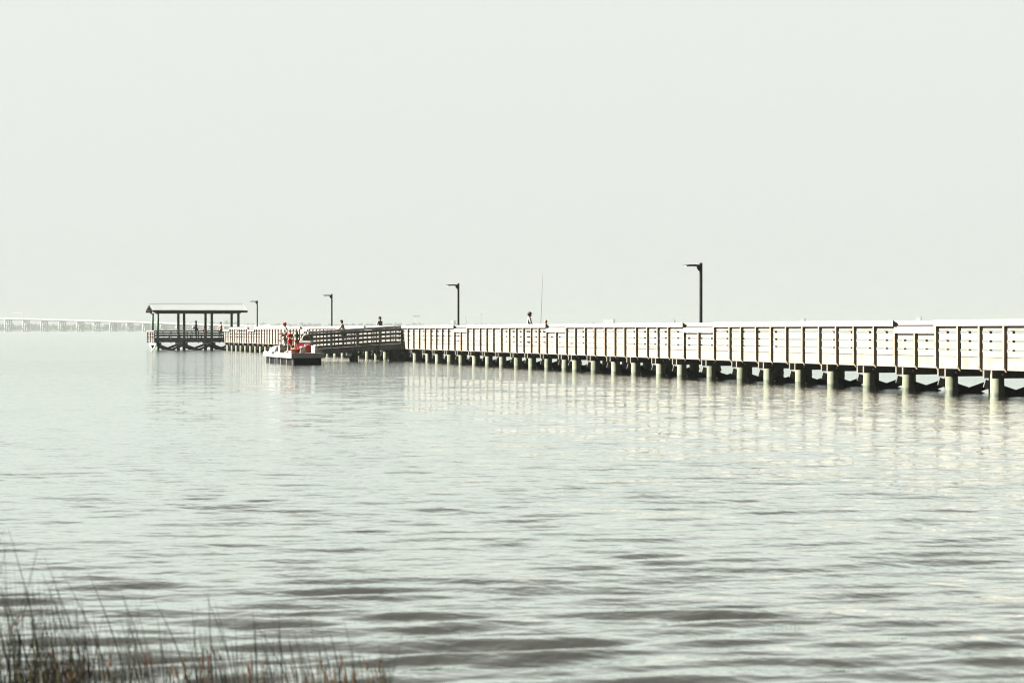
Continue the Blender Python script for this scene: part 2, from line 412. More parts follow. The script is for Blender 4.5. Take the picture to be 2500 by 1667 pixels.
# platform railings
PB = [(1.51, 1.625), (1.245, 1.40), (1.045, 1.135)]
def prail(axis, c, a, b, out, wood, woodz, capm, offs):
    # railing along an axis ('x' -> runs along u at t=c). out: outward sign
    def bx(mb, a0, a1, o0, o1, z0, z1):
        lo, hi = sorted((c + out * o0, c + out * o1))
        return mb.box(a0, a1, lo, hi, z0, z1) if axis == 'x' else mb.box(lo, hi, a0, a1, z0, z1)
    bx(MB(), a, b, -.15, .02, 1.69, 1.81).build('rail_cap', capm, pav)
    for z0, z1 in PB: bx(MB(), a + .01, b - .01, -.128, -.09, z0, z1).build('rail_board', wood, pav)
    bx(MB(), a, b, -.131, -.088, .725, 1.005).build('rim_board', wood, pav)
    for q in offs: bx(MB(), q, q + .088, -.086, 0, .66, 1.688).build('rail_post', woodz, pav)
nearposts = [ut(x, TA) for x in (376, 416.5, 456, 483.5, 534)]
prail('x', TA, UL + .03, -.03, -1, GREYX, GREYZ, GREYCAP, nearposts)
prail('x', TB, UL + .03, UR, 1, GREYX, GREYZ, GREYCAP, [UL + .1 + i * 1.36 for i in range(7)])
prail('y', UL, TA + .15, TB - .15, -1, WOODY, WOODZ, CAPW, [TA + .2 + i * 1.22 for i in range(5)])
prail('y', UR, TA + .15, TB - .15, 1, GREYX, GREYZ, GREYCAP, [TA + .2 + i * 1.22 for i in range(5)])
for u in uf:
    for s in (-1, 1):
        MB().box(u + s * .2 - .04, u + s * .2 + .04, TA - .08, TB + .08, .47, .70).build('pile_cap', GREYZ, pav)
for i in range(3):
    for tt in (TF - .2, TR + .2):
        MB().bar((uf[i], tt, .50), (uf[i + 1], tt, -.42), .05, .2).build('cross_brace', GREYX, pav)
        MB().bar((uf[i], tt + .06, -.42), (uf[i + 1], tt + .06, .50), .05, .2).build('cross_brace', GREYX, pav)
for u in (uf[0],):
    MB().bar((u - .2, TF, .46), (u - .2, TR, -.42), .05, .2).build('cross_brace', CAPW, pav)
    MB().bar((u - .26, TF, -.42), (u - .26, TR, .46), .05, .2).build('cross_brace', CAPW, pav)
MB().box(UL + .8, UR - 1.6, TB - .62, TB - .24, 1.42, 1.47).build('bench_seat', DARKB, pav)
for i in range(6): 
    q = UL + 1 + i * 1.0; MB().box(q, q + .09, TB - .58, TB - .3, 1.05, 1.419).build('bench_leg', DARKB, pav)
MB().box(ut(541, TF), ut(548, TF), TF - .11, TF - .096, 3.42, 3.50).build('sign_plate', GREYP, pav)

# ------------------------------------------------------------------ RAMP
ramp = thing('access_ramp', 'grey plank-railed wooden ramp sloping from the pier down to the floating dock', 'ramp', PO, TH)
UE = -5.6
def zr(u): return 1.03 + (1.03 - .68) / 5.6 * u
def sl(mb, u0, u1, t0, t1, z0, z1, mi=0):
    return mb.hexa([(u0, t0, zr(u0) + z0), (u1, t0, zr(u1) + z0), (u1, t1, zr(u1) + z0), (u0, t1, zr(u0) + z0),
                    (u0, t0, zr(u0) + z1), (u1, t0, zr(u1) + z1), (u1, t1, zr(u1) + z1), (u0, t1, zr(u0) + z1)], mi)
mb = MB(); x = UE
while x < -.03: sl(mb, x, min(x + .14, -.02), RAMP[0] + .13, RAMP[1] - .13, -.04, 0); x += .148
mb.build('deck', WOODY, ramp)
ru = [ut(x, RAMP[0]) for x in (761, 808.5, 870.5, 925, 979)]
for near in (True, False):
    t0 = RAMP[0] if near else RAMP[1]; g = 1 if near else -1
    def q(a, b): return tuple(sorted((t0 + g * a, t0 + g * b)))
    a, b = q(-.015, .15); sl(MB(), UE, .0, a, b, .93, 1.05).build('rail_cap', GREYCAP, ramp)
    for z0, z1 in ((.755, .895), (.515, .665), (.275, .425), (.012, .165)):
        a, b = q(.09, .128); sl(MB(), UE + .05, -.02, a, b, z0, z1).build('rail_board', GREYX, ramp)
    a, b = q(.086, .132); sl(MB(), UE + .02, -.02, a, b, -.33, -.045).build('stringer', GREYX, ramp)
    a, b = q(.04, .085); sl(MB(), UE + .02, -.02, a, b, -.045, -.012).build('edge_strip', CAPW, ramp)
    for u in ru:
        a, b = q(0, .084); sl(MB(), u, u + .09, a, b, -.36, .928).build('rail_post', GREYZ, ramp)
for u in (ut(870, RAMP[0]),):
    for tt in (RAMP[0] + .25, RAMP[1] - .25):
        MB().tube([(u, tt, -.9), (u, tt, zr(u) - .34)], [.16, .15], 12).build('pile', UNDER, ramp)
    MB().box(u - .28, u + .28, RAMP[0] + .02, RAMP[1] - .02, zr(u) - .56, zr(u) - .37).build('pile_cap', UNDER, ramp)
for u in (-.35,):
    for tt in (RAMP[0] + .25, RAMP[1] - .25):
        MB().tube([(u, tt, -.9), (u, tt, zr(u) - .34)], [.16, .15], 12).build('pile', PILE, ramp)
MB().bar((-1.6, RAMP[0] + .3, .6), (-.9, RAMP[0] + .3, -.2), .08, .12).build('brace', WOODZ, ramp)

# ------------------------------------------------------------------ FLOATING DOCK
dock = thing('floating_dock', 'low white and grey wooden floating dock crowded with children and buckets', 'floating dock', PO, TH)
DU0, DU1, DT0, DT1, DZ = -8.8, -7.02, 51.0, 59.4, .62
mb = MB(); y = DT0 + .04
while y < DT1 - .1: mb.box(DU0 + .045, DU1 - .045, y, y + .135, DZ - .04, DZ); y += .143
y = DT1 - .6
while y < 64.0: mb.box(DU1 + .05, -5.5, y, y + .135, DZ - .042, DZ - .002); y += .143
mb.build('deck', WOODY, dock)
mb = MB(); y = DT0 + .041
for ln in (2.6, 1.9, 2.3, 1.55): mb.box(DU0, DU0 + .04, y, y + ln - .02, .35 + rng.uniform(-.008, .008), DZ - .012); y += ln
mb.build('side_fascia', RIM, dock)
MB().box(DU0, DU1, DT0, DT0 + .04, .35, DZ - .012).build('end_fascia', GREYCAP, dock)
MB().box(DU1 - .04, DU1, DT0 + .041, 58.6, .35, DZ - .01).build('side_fascia', GREYX, dock)
MB().box(DU1 + .02, -5.46, 58.75, 58.79, .35, DZ - .012).build('side_fascia', GREYX, dock)
for i in range(5):
    a = DT0 + .25 + i * 1.66
    MB().box(DU0 + .2, DU1 - .12, a, a + 1.63, -.25, .345).build('float', FLOAT, dock)
    MB().box(DU0 + .12, DU0 + .16, a + .1, a + .15, -.1, .4).build('float_strap', GREYZ, dock)
MB().box(DU1 + .2, -5.7, 59.6, 63.8, -.25, .345).build('float', FLOAT, dock)
mb = MB()
for i in range(7): mb.box(DU0 + .05, DU0 + .12, DT0 + .4 + i * 1.2, DT0 + .95 + i * 1.2, DZ + .002, DZ + .05)
mb.build('bull_rail', CAPW, dock)

def DP(x, t, z=DZ):      # dock point under a picture column
    u = ut(x, t); return wpt(u, t, z), u
# things on the dock
def lathe(mb, prof, n=18, mi=0):
    vs = []; fs = []
    for r_, z in prof:
        for k in range(n):
            a = 2 * math.pi * k / n; vs.append((r_ * math.cos(a), r_ * math.sin(a), z))
    for i in range(len(prof) - 1):
        for k in range(n): fs.append((i * n + k, i * n + (k + 1) % n, (i + 1) * n + (k + 1) % n, (i + 1) * n + k))
    mb.add(vs, fs, mi, True); o = len(mb.v) - n * len(prof)
    mb.f.append(tuple(o + k for k in range(n))); mb.m.append(mi); mb.sm.append(False)
    return mb
def arc_handle(r_, z, rise, rad, mi=0):
    pts = [(r_ * math.cos(a), 0, z + rise * math.sin(a)) for a in [math.pi * i / 10 for i in range(11)]]
    return MB().tube(pts, [rad] * 11, 6, mi)
def bucket(name, label, loc, r0, r1, h, m, handle=True, group=None, dirt=None):
    t_ = thing(name, label, name.split('_')[-1], loc, TH + .3, group)
    lathe(MB(), [(r0, 0), (r0 + (r1 - r0) * .85, h * .85), (r1 + .008, h * .86), (r1 + .008, h), (r1 - .008, h), (r0 - .01, .02)]).build('body', m, t_)
    if handle: arc_handle(r1 + .005, h * .88, h * .35, .007).build('handle', STEEL, t_)
    return t_
bucket('orange_tub', 'wide orange-red basin at the corner of the floating dock', DP(721.5, 51.38)[0], .17, .27, .21, ORANGEP, False)
bucket('white_bucket', 'white bucket with wire handle between the orange tub and the red pail', DP(739, 52.0)[0], .13, .15, .31, WHITEP)
bucket('red_bucket', 'tall orange and red pail right of the white bucket', DP(749.5, 52.35)[0], .135, .155, .39, ORANGEP)
rb = bucket('red_bucket', 'dark red pail behind the orange pail near the ramp', DP(755, 52.75)[0], .135, .155, .38, REDP)
t_ = thing('white_box', 'square white bait bucket with a label, nearest the right end of the dock', 'bait box', DP(768, 51.5)[0], TH - R(52))
MB().prism([(-.12, 0), (.12, 0), (.135, .34), (-.135, .34)], 'y', -.12, .12).build('body', WHITEP, t_)
MB().box(-.145, .145, -.13, .13, .342, .37).build('lid', WHITEP, t_)
MB().box(.0, .1, -.127, -.122, .06, .3).build('sticker', GREYP, t_)
# red cooler with white lid
cp, cu = DP(743.5, 56.2)
t_ = thing('red_cooler', 'big red picnic cooler with a white lid behind the buckets', 'cooler', (cp.x, cp.y, DZ), TH - R(28))
MB().prism([(-.36, .03), (.36, .03), (.4, .5), (-.4, .5)], 'y', -.24, .24).build('body', REDP, t_)
MB().prism([(-.42, .505), (.42, .505), (.42, .56), (.36, .62), (-.36, .62), (-.42, .56)], 'y', -.26, .26).build('lid', WHITEP, t_)
for s in (-1, 1): MB().bar((s * .43, -.12, .38), (s * .43, .12, .38), .03, .03).build('handle', WHITEP, t_)
for sx in (-1, 1):
    for sy in (-1, 1): MB().box(sx * .3 - .03, sx * .3 + .03, sy * .18 - .03, sy * .18 + .03, 0, .029).build('foot', BLACKM, t_)
# white box cooler left, with lime bucket in front
cp, cu = DP(688, 54.6)
t_ = thing('white_cooler', 'white cooler with a grey stripe in front of the small boy', 'cooler', (cp.x, cp.y, DZ), TH)
MB().box(-.15, .15, -.2, .2, .0, .28).build('body', WHITEP, t_)
MB().prism([(-.165, .282), (.165, .282), (.15, .36), (-.15, .36)], 'y', -.21, .21).build('lid', GREYP, t_)
MB().box(-.152, .152, -.205, -.2005, .12, .16).build('stripe', GREYP, t_)
arc_handle(.15, .3, .18, .01).build('handle', GREYP, t_)
cp, cu = DP(687, 53.4)
t_ = thing('lime_pail', 'squat lime yellow pail in front of the white cooler', 'pail', (cp.x, cp.y, DZ), TH)
lathe(MB(), [(.07, 0), (.1, .15), (.108, .15), (.108, .17), (.095, .17), (.06, .01)]).build('body', LIMEP, t_)
arc_handle(.105, .15, .08, .005).build('handle', WHITEP, t_)
# heap of white cloth
cp, cu = DP(674, 56.4)
mb = MB(); vs = []; fs = []
nx, ny = 22, 18; rg = random.Random(3)
hh = [[0] * nx for _ in range(ny)]
for j in range(ny):
    for i in range(nx):
        a = (i / (nx - 1) - .5) * 2; b = (j / (ny - 1) - .5) * 2
        d = max(0, 1 - a * a * .95 - b * b * .95)
        h = .46 * d ** .7 * (.75 + .25 * math.sin(a * 5 + b * 3) * math.cos(b * 7 + a)) + .015 + rg.uniform(0, .015)
        vs.append((a * .4, b * .36, h * .8))
for j in range(ny - 1):
    for i in range(nx - 1): fs.append((j * nx + i, j * nx + i + 1, (j + 1) * nx + i + 1, (j + 1) * nx + i))
mb.add(vs, fs, 0, True)
o = mb.build('cloth_heap', CLOTHW); o.location = (cp.x, cp.y, DZ); o.rotation_euler.z = TH
tag(o, 'heap of white cloth lying on the left part of the floating dock', 'cloth')
# mooring rope hanging at the white side
p0, _ = DP(676, 55.5, .45)
o = MB().tube([wpt(DU0 - .03, 54.9, .56), wpt(DU0 - .07, 54.7, .3), wpt(DU0 - .12, 54.4, .02), wpt(DU0 - .14, 54.3, -.2)], [.008] * 4, 6).build('mooring_rope', CLOTHW)
tag(o, 'thin white rope hanging down the pale side of the floating dock', 'rope')
# life ring on a post at the foot of the ramp
lp = wpt(-5.75, 62.3, DZ)
t_ = thing('life_ring_post', 'cream life ring hung on a short post at the foot of the ramp', 'life ring', (lp.x, lp.y, DZ), TH)
MB().box(-.05, .05, .02, .11, -.005, 1.05).build('post', WOODZ, t_)
MB().box(-.32, .32, .0, .018, .38, .95).build('back_board', WOODZ, t_)
mb = MB(); vs = []; fs = []; n1, n2 = 24, 8
for i in range(n1):
    a = 2 * math.pi * i / n1
    for k in range(n2):
        b = 2 * math.pi * k / n2; rr = .24 + .055 * math.cos(b)
        vs.append((rr * math.cos(a), -.06 + .055 * math.sin(b), .67 + rr * math.sin(a)))
for i in range(n1):
    for k in range(n2): fs.append((i * n2 + k, ((i + 1) % n1) * n2 + k, ((i + 1) % n1) * n2 + (k + 1) % n2, i * n2 + (k + 1) % n2))
MB().add(vs, fs, 0, True).build('ring', CREAM, t_)

# ------------------------------------------------------------------ PEOPLE
def skin_mesh(verts, edges, rads, root, sub=1):
    me = bpy.data.meshes.new('tmp'); me.from_pydata(verts, edges, [])
    o = bpy.data.objects.new('tmp', me); COL.objects.link(o)
    md = o.modifiers.new('s', 'SKIN'); md.use_smooth_shade = True
    if not me.skin_vertices: 
        bm = bmesh.new(); bm.from_mesh(me); bm.verts.layers.skin.verify(); bm.to_mesh(me); bm.free()
    for i, sv in enumerate(me.skin_vertices[0].data):
        sv.radius = rads[i] if isinstance(rads[i], tuple) else (rads[i], rads[i]); sv.use_root = (i == root)
    ss = o.modifiers.new('u', 'SUBSURF'); ss.levels = sub; ss.render_levels = sub
    dg = bpy.context.evaluated_depsgraph_get(); dg.update()
    m2 = bpy.data.meshes.new_from_object(o.evaluated_get(dg))
    bpy.data.objects.remove(o); bpy.data.meshes.remove(me)
    for p in m2.polygons: p.use_smooth = True
    return m2
def meshobj(name, me, mats, parent, pick=None):
    me.name = name; me.materials.clear()
    for m in mats: me.materials.append(m)
    if pick:
        for p in me.polygons: p.material_index = pick(p.center)
    o = bpy.data.objects.new(name, me); COL.objects.link(o); o.parent = parent
    return o
def person(label, loc, face, H, skinm, shirt, pants, hair='short', hairm=HAIRK, hat=None, sleeves=.5, legs=1.0,
           pose=None, shirt_pick=None, capdir=True, pname='shirt', group='people out on the pier and dock'):
    """face: world heading (radians) the person looks along; local +y is forward, +x the right hand."""
    r = thing('person', label, 'person', loc, face - math.pi / 2, group)
    J = dict(pel=(0, 0, .53), wai=(0, .0, .61), che=(0, .01, .73), nec=(0, 0, .825), hd0=(0, .012, .875), hd1=(0, .015, .925), hd2=(0, .008, .965),
             shR=(.105, 0, .805), elR=(.135, -.01, .635), wrR=(.13, .05, .49), shL=(-.105, 0, .805), elL=(-.135, -.01, .635), wrL=(-.13, .05, .49),
             hiR=(.05, 0, .51), knR=(.055, .012, .285), anR=(.06, -.01, .04), hiL=(-.05, 0, .51), knL=(-.055, .012, .285), anL=(-.06, -.01, .04))
    if pose: J.update(pose)
    J['toR'] = (J['anR'][0] + .012, J['anR'][1] + .085, J['anR'][2] - .022); J['toL'] = (J['anL'][0] - .012, J['anL'][1] + .085, J['anL'][2] - .022)
    RD = dict(pel=.072, wai=.064, che=(.082, .07), nec=.03, hd0=.042, hd1=.05, hd2=.036, shR=.038, shL=.038, elR=.026, elL=.026, wrR=.017, wrL=.017,
              hiR=.06, hiL=.06, knR=.036, knL=.036, anR=.023, anL=.023, toR=.018, toL=.018)
    E_ = [('pel', 'wai'), ('wai', 'che'), ('che', 'nec'), ('nec', 'hd0'), ('hd0', 'hd1'), ('hd1', 'hd2'), ('che', 'shR'), ('shR', 'elR'), ('elR', 'wrR'),
          ('che', 'shL'), ('shL', 'elL'), ('elL', 'wrL'), ('pel', 'hiR'), ('hiR', 'knR'), ('knR', 'anR'), ('anR', 'toR'), ('pel', 'hiL'), ('hiL', 'knL'), ('knL', 'anL'), ('anL', 'toL')]
    names = list(J)
    V = [Vector(J[k]) * H for k in names]; idx = {k: i for i, k in enumerate(names)}
    RR = [RD[k] for k in names]; RR = [tuple(a * H for a in q) if isinstance(q, tuple) else q * H for q in RR]
    ED = [(idx[a], idx[b]) for a, b in E_]
    # nose and ears
    hd = Vector(J['hd1']) * H
    V.append(hd + Vector((0, .058, -.004)) * H); RR.append(.009 * H); ED.append((idx['hd1'], len(V) - 1))
    # hands: palm, four fingers of different lengths, thumb from the side of the palm
    for s in ('R', 'L'):
        wv = Vector(J['wr' + s]) * H; ev = Vector(J['el' + s]) * H
        d = (wv - ev).normalized(); side = d.cross(Vector((0, 1, .3))).normalized()
        if side.length < .5: side = Vector((1, 0, 0))
        curl = d.cross(side).normalized()
        pi = len(V); V.append(wv + d * .045 * H); RR.append((.021 * H, .012 * H)); ED.append((idx['wr' + s], pi))
        for q, ln in ((-1.5, .036), (-.5, .043), (.5, .041), (1.5, .031)):
            b = V[pi] + d * .012 * H + side * q * .010 * H
            k = len(V); V.append(b + d * ln * .55 * H); RR.append(.0052 * H); ED.append((pi, k))
            V.append(b + d * ln * H + curl * .012 * H); RR.append(.0042 * H); ED.append((k, k + 1))
        k = len(V); V.append(wv + d * .03 * H + side * .028 * H); RR.append(.006 * H); ED.append((pi, k))
        V.append(wv + d * .052 * H + side * .036 * H + curl * .008 * H); RR.append(.005 * H); ED.append((k, k + 1))
    me = skin_mesh(V, ED, RR, idx['pel'])
    zs = J['anR'][2] * H + .012 * H
    body = meshobj('body', me, [skinm, SHOE], r, lambda c: 1 if c.z < zs + .0 and c.z < .06 * H else 0)
    def chain(keys, ed, f, name, mats, pick=None, ext=None):
        pts = []; rad = []
        for k in keys:
            if isinstance(k, tuple):
                a, b, q = k; pts.append(V[idx[a]].lerp(V[idx[b]], q)); x = RD[a]; x = x[0] if isinstance(x, tuple) else x; y = RD[b]; y = y[0] if isinstance(y, tuple) else y
                rad.append((x + (y - x) * q) * H * f)
            else:
                pts.append(V[idx[k]]); q = RD[k]; rad.append(tuple(a * H * f for a in q) if isinstance(q, tuple) else q * H * f)
        return meshobj(name, skin_mesh(pts, ed, rad, 0), mats, r, pick)
    if shirt:
        chain(['pel', 'wai', 'che', 'shR', ('shR', 'elR', sleeves), 'shL', ('shL', 'elL', sleeves), ('che', 'nec', .55)],
              [(0, 1), (1, 2), (2, 3), (3, 4), (2, 5), (5, 6), (2, 7)], 1.17, pname, shirt if isinstance(shirt, list) else [shirt], shirt_pick)
    if pants:
        if legs >= .99: ks = ['pel', 'hiR', 'knR', ('knR', 'anR', .9), 'hiL', 'knL', ('knL', 'anL', .9)]; ed = [(0, 1), (1, 2), (2, 3), (0, 4), (4, 5), (5, 6)]
        else: ks = ['pel', 'hiR', ('hiR', 'knR', legs), 'hiL', ('hiL', 'knL', legs)]; ed = [(0, 1), (1, 2), (0, 3), (3, 4)]
        chain(ks, ed, 1.2, 'trousers' if legs >= .99 else 'shorts', [pants])
    # face details
    for s in (-1, 1):
        MB().ball(hd + Vector((s * .018, .047, .008)) * H, (.006 * H,) * 3, 6, 4).build('eye', HAIRK, body)
        MB().ball(hd + Vector((s * .05, .0, -.003)) * H, (.008 * H, .012 * H, .018 * H), 6, 4).build('ear', skinm, body)
    MB().ball(hd + Vector((0, .047, -.03)) * H, (.014 * H, .006 * H, .004 * H), 8, 4).build('mouth', C_CORAL, body)
    c = Vector(J['hd1']) * H
    if hair:
        mb = MB().ball(c + Vector((0, -.008, .016)) * H, (.057 * H, .06 * H, .056 * H), 14, 8, zmin=-.12)
        mb.ball(c + Vector((0, -.022, -.004)) * H, (.053 * H, .046 * H, .055 * H), 12, 8)
        if hair == 'bun': mb.ball(c + Vector((0, -.045, .062)) * H, (.026 * H,) * 3, 10, 6)
        if hair == 'long':
            mb.tube([c + Vector((0, -.03, .02)) * H, c + Vector((0, -.055, -.06)) * H, c + Vector((0, -.075, -.16)) * H, c + Vector((0.0, -.08, -.27)) * H], [.05 * H, .058 * H, .05 * H, .016 * H], 10)
        if hair == 'beard': mb.ball(c + Vector((0, .03, -.035)) * H, (.035 * H, .026 * H, .03 * H), 10, 6)
        mb.build('hair', hairm, r)
    if hat:
        mb = MB().ball(c + Vector((0, -.004, .026)) * H, (.062 * H, .066 * H, .052 * H), 14, 6, zmin=-.1)
        f = 1 if capdir else -1
        mb.hexa([(c.x - .04 * H, c.y + f * .045 * H, c.z + .022 * H), (c.x + .04 * H, c.y + f * .045 * H, c.z + .022 * H), (c.x + .03 * H, c.y + f * .115 * H, c.z + .014 * H), (c.x - .03 * H, c.y + f * .115 * H, c.z + .014 * H),
                 (c.x - .04 * H, c.y + f * .045 * H, c.z + .03 * H), (c.x + .04 * H, c.y + f * .045 * H, c.z + .03 * H), (c.x + .03 * H, c.y + f * .115 * H, c.z + .02 * H), (c.x - .03 * H, c.y + f * .115 * H, c.z + .02 * H)])
        mb.build('cap', hat, r)
    return r
def hand_world(r, key_xyz, H):
    return Matrix.Translation(r.location) @ Matrix.Rotation(r.rotation_euler.z, 4, 'Z') @ (Vector(key_xyz) * H)

# boy in red and green shirt, facing the camera, one forearm across the chest
H = 1.19
person('boy in red and green shirt and red shorts, one arm across his chest', DP(708, 54.2)[0], R(-68), H, SKIN2, [C_RED, C_GREEN], C_RED,
       'short', HAIRK, None, .45, .8, dict(elR=(.17, .03, .66), wrR=(.03, .13, .655), elL=(-.15, -.02, .63), wrL=(-.14, .05, .5), anR=(.1, 0, .04), knR=(.085, .01, .285), anL=(-.09, -.02, .04), knL=(-.075, .01, .285)),
       lambda c: 1 if c.z < .655 * H - .9 * c.x else 0)
# small boy, dark vest, bending to the left
H = 1.04
person('small dark-haired boy in a white and black vest reaching over the white cooler', DP(696, 55.6)[0], R(196), H, SKIN3, [C_WHITE, C_NAVY], C_WHITE, 'short', HAIRK, None, .3, .9,
       dict(che=(0, .07, .715), wai=(0, .02, .61), nec=(0, .11, .80), hd0=(0, .135, .85), hd1=(0, .15, .895), hd2=(0, .15, .935), shR=(.1, .085, .78), shL=(-.1, .085, .78),
            elR=(.14, .16, .63), wrR=(.12, .3, .6), elL=(-.14, .15, .63), wrL=(-.12, .29, .58)), lambda c: 1 if c.y < .05 * H + .02 else 0)
# man in red cap
H = 1.64
person('man in a red cap and grey shirt behind the children on the floating dock', DP(696, 57.8)[0], R(200), H, SKIN2, C_GREY, C_LGREY, 'short', HAIRB, C_RED, .6, 1.0,
       dict(elR=(.17, .03, .64), wrR=(.12, .18, .6), elL=(-.2, -.02, .66), wrL=(-.16, .14, .58)))
# girl with long black hair
H = 1.18
person('girl with long black hair in a pale lime top and coral shorts', DP(724, 54.9)[0], R(120), H, SKIN2, C_LIME, C_CORAL, 'long', HAIRK, None, .35, .55,
       dict(elL=(-.16, .06, .68), wrL=(-.08, .13, .78)))
# man on the ramp
p = wpt(ut(838, 63.3), 63.3, zr(ut(838, 63.3)))
H = 1.62
person('man in grey T-shirt leaning forward on the ramp', p, R(175), H, SKIN1, C_GREY, C_DARK, 'short', HAIRK, None, .55, 1.0,
       dict(elR=(.15, .12, .66), wrR=(.11, .3, .62), elL=(-.15, .11, .66), wrL=(-.13, .28, .63), che=(0, .035, .73), nec=(0, .05, .82), hd0=(0, .065, .87), hd1=(0, .07, .92), hd2=(0, .065, .96), shR=(.105, .03, .8), shL=(-.105, .03, .8)))
# woman with a bun
H = 1.64
woman_p = wpt(.95, tu(927.5, .95), 1.05)
person('woman with her dark hair in a bun, grey top, walking behind the pier railing', woman_p, R(-35), H, SKIN2, C_GREY, C_DARK, 'bun', HAIRK, None, .6, 1.0, dict(elR=(.15, -.03, .65), wrR=(.1, .12, .6)))
# man in dark cap
H = 1.66
person('bearded man in a dark cap and white shirt behind the pier railing', wpt(1.0, tu(1292, 1.0), 1.05), R(8), H, SKIN3, C_LGREY, C_DARK, 'beard', HAIRK, C_CAP, .95, 1.0, dict(elR=(.15, .04, .64), wrR=(.1, .17, .6), elL=(-.15, .04, .64), wrL=(-.1, .17, .6)))
# child holding the rod at the low rail
H = 1.25
cl = wpt(.62, tu(1333, .62), 1.05)
ch = person('brown-haired child in dark clothes holding a tall fishing rod at the lowered rail', cl, R(165), H, SKIN1, C_DARK, C_DARK, 'short', HAIRB, None, .9, 1.0,
            dict(elR=(.13, .09, .7), wrR=(.04, .2, .8), elL=(-.13, .08, .66), wrL=(-.02, .2, .7)))
hw = hand_world(ch, (.035, .235, .83), H)
def rod(name, label, a, b, r0=.012, r1=.004, m=None, group='fishing rods'):
    a, b = Vector(a), Vector(b); d = b - a
    r_ = thing(name, label, 'fishing rod', a, 0, group)
    pts = [d * (i / 8) + Vector((0, 0, -.0)) for i in range(9)]
    MB().tube(pts[1:], [r0 + (r1 - r0) * i / 8 for i in range(1, 9)], 6).build('blank', m or C_RED, r_)
    MB().tube([pts[0], pts[1] * 1.0], [r0 * 1.5] * 2, 8).build('grip', BLACKM, r_)
    q = pts[1] * .9 + Vector((0, -.04, -.01))
    MB().tube([q + Vector((-.03, 0, 0)), q + Vector((.03, 0, 0))], [.028, .028], 10).build('reel', BLACKM, r_)
    return r_
zt = EYE + (HZ - 664) * hw.y / F
rod('fishing_rod', 'long reddish fishing rod held upright at the lowered rail right of the capped man', hw - Vector((-.012, 0, .42)), Vector(((1325.5 - CX) / F * hw.y, hw.y, zt)), .014, .004, C_ROD)
pr = wpt(.95, tu(1145, .95), 1.6)
rod('fishing_rod', 'thin fishing rod leaning over the rail right of the second lamp post', pr, Vector(((1136 - CX) / F * pr.y, pr.y, EYE + 36 * pr.y / F)), .011, .005, BLACKM)
ra, rb_ = wpt(-4.3, RAMP[0] - .05, zr(-4.3) + .5), wpt(-1.15, RAMP[0] - .04, zr(-1.15) + 1.0)
rod('fishing_rod', 'grey fishing rod resting along the outside of the ramp railing', ra, rb_, .014, .007, GREYP)
# people at the pavilion
H = 1.66
person('man in dark clothes standing under the pavilion roof', wpt(ut(479, 133.6), 133.6, 1.05), R(200), H, SKIN3, C_NAVY, C_DARK, 'short', HAIRK, C_DARK, .6, 1.0, dict(elR=(.15, .03, .65), wrR=(.11, .16, .58), elL=(-.15, .03, .65), wrL=(-.1, .16, .58)))
H = 1.58
person('bare-armed youth in pink leaning at the low rail where pier meets pavilion', wpt(.8, tu(539.5, .8), 1.05), R(200), H, SKIN2, C_PINK, C_GREY, 'short', HAIRK, None, .2, 1.0,
       dict(elR=(.15, .1, .67), wrR=(.11, .2, .54), elL=(-.15, .1, .67), wrL=(-.1, .2, .54), che=(0, .03, .73)))
H = 1.55
sz = -.27
sit = dict(pel=(0, 0, .53 + sz), wai=(0, .01, .61 + sz), che=(0, .03, .73 + sz), nec=(0, .035, .825 + sz), hd0=(0, .05, .875 + sz), hd1=(0, .055, .925 + sz), hd2=(0, .05, .965 + sz),
           shR=(.105, .03, .805 + sz), elR=(.15, .08, .66 + sz), wrR=(.09, .2, .6 + sz), shL=(-.105, .03, .805 + sz), elL=(-.15, .08, .66 + sz), wrL=(-.09, .2, .6 + sz),
           hiR=(.05, .02, .52 + sz), knR=(.07, .25, .5 + sz), anR=(.07, .25, .04), hiL=(-.05, .02, .52 + sz), knL=(-.07, .25, .5 + sz), anL=(-.07, .25, .04))
person('person in red sitting on the pavilion bench', wpt(ut(499.5, TB - .45), TB - .45, 1.05), R(-72), H, SKIN1, C_RED, C_DARK, 'short', HAIRK, None, .6, 1.0, sit)

# ------------------------------------------------------------------ FAR BRIDGE
BZ = 4000.0
def far(x, y, Z): return Vector(((x - CX) / F * Z, Z, EYE + (HZ - y) / F * Z))
A30 = R(-28)
o0 = far(0, HZ, BZ)
bridge = thing('highway_bridge', 'long pale concrete highway bridge on many bents far across the water', 'bridge', (o0.x, BZ, 0), A30)
def bs(x): # distance along the axis for a picture column (line through o0 heading A30)
    k = (x - CX) / F; return (k * BZ - o0.x) / (math.cos(A30) - k * math.sin(A30))
def topz(s):   # deck surface height
    pts = [(-420, 29.3), (0, 26.4), (140, 23.2), (330, 18.6), (470, 14.3), (560, 11.6), (900, 8.0)]
    for (a, za), (b, zb) in zip(pts, pts[1:]):
        if s <= b: return za + (zb - za) * max(0, (s - a)) / (b - a)
    return pts[-1][1]
bent_x = [-78, -33, 11.5, 54.5, 99, 143.5, 186.5, 227.5, 268, 308, 348, 391, 430, 470, 508, 545, 580]
bsl = [bs(x) for x in bent_x]
BW = 22.0
ends = [-400] + bsl + [bs(690)]
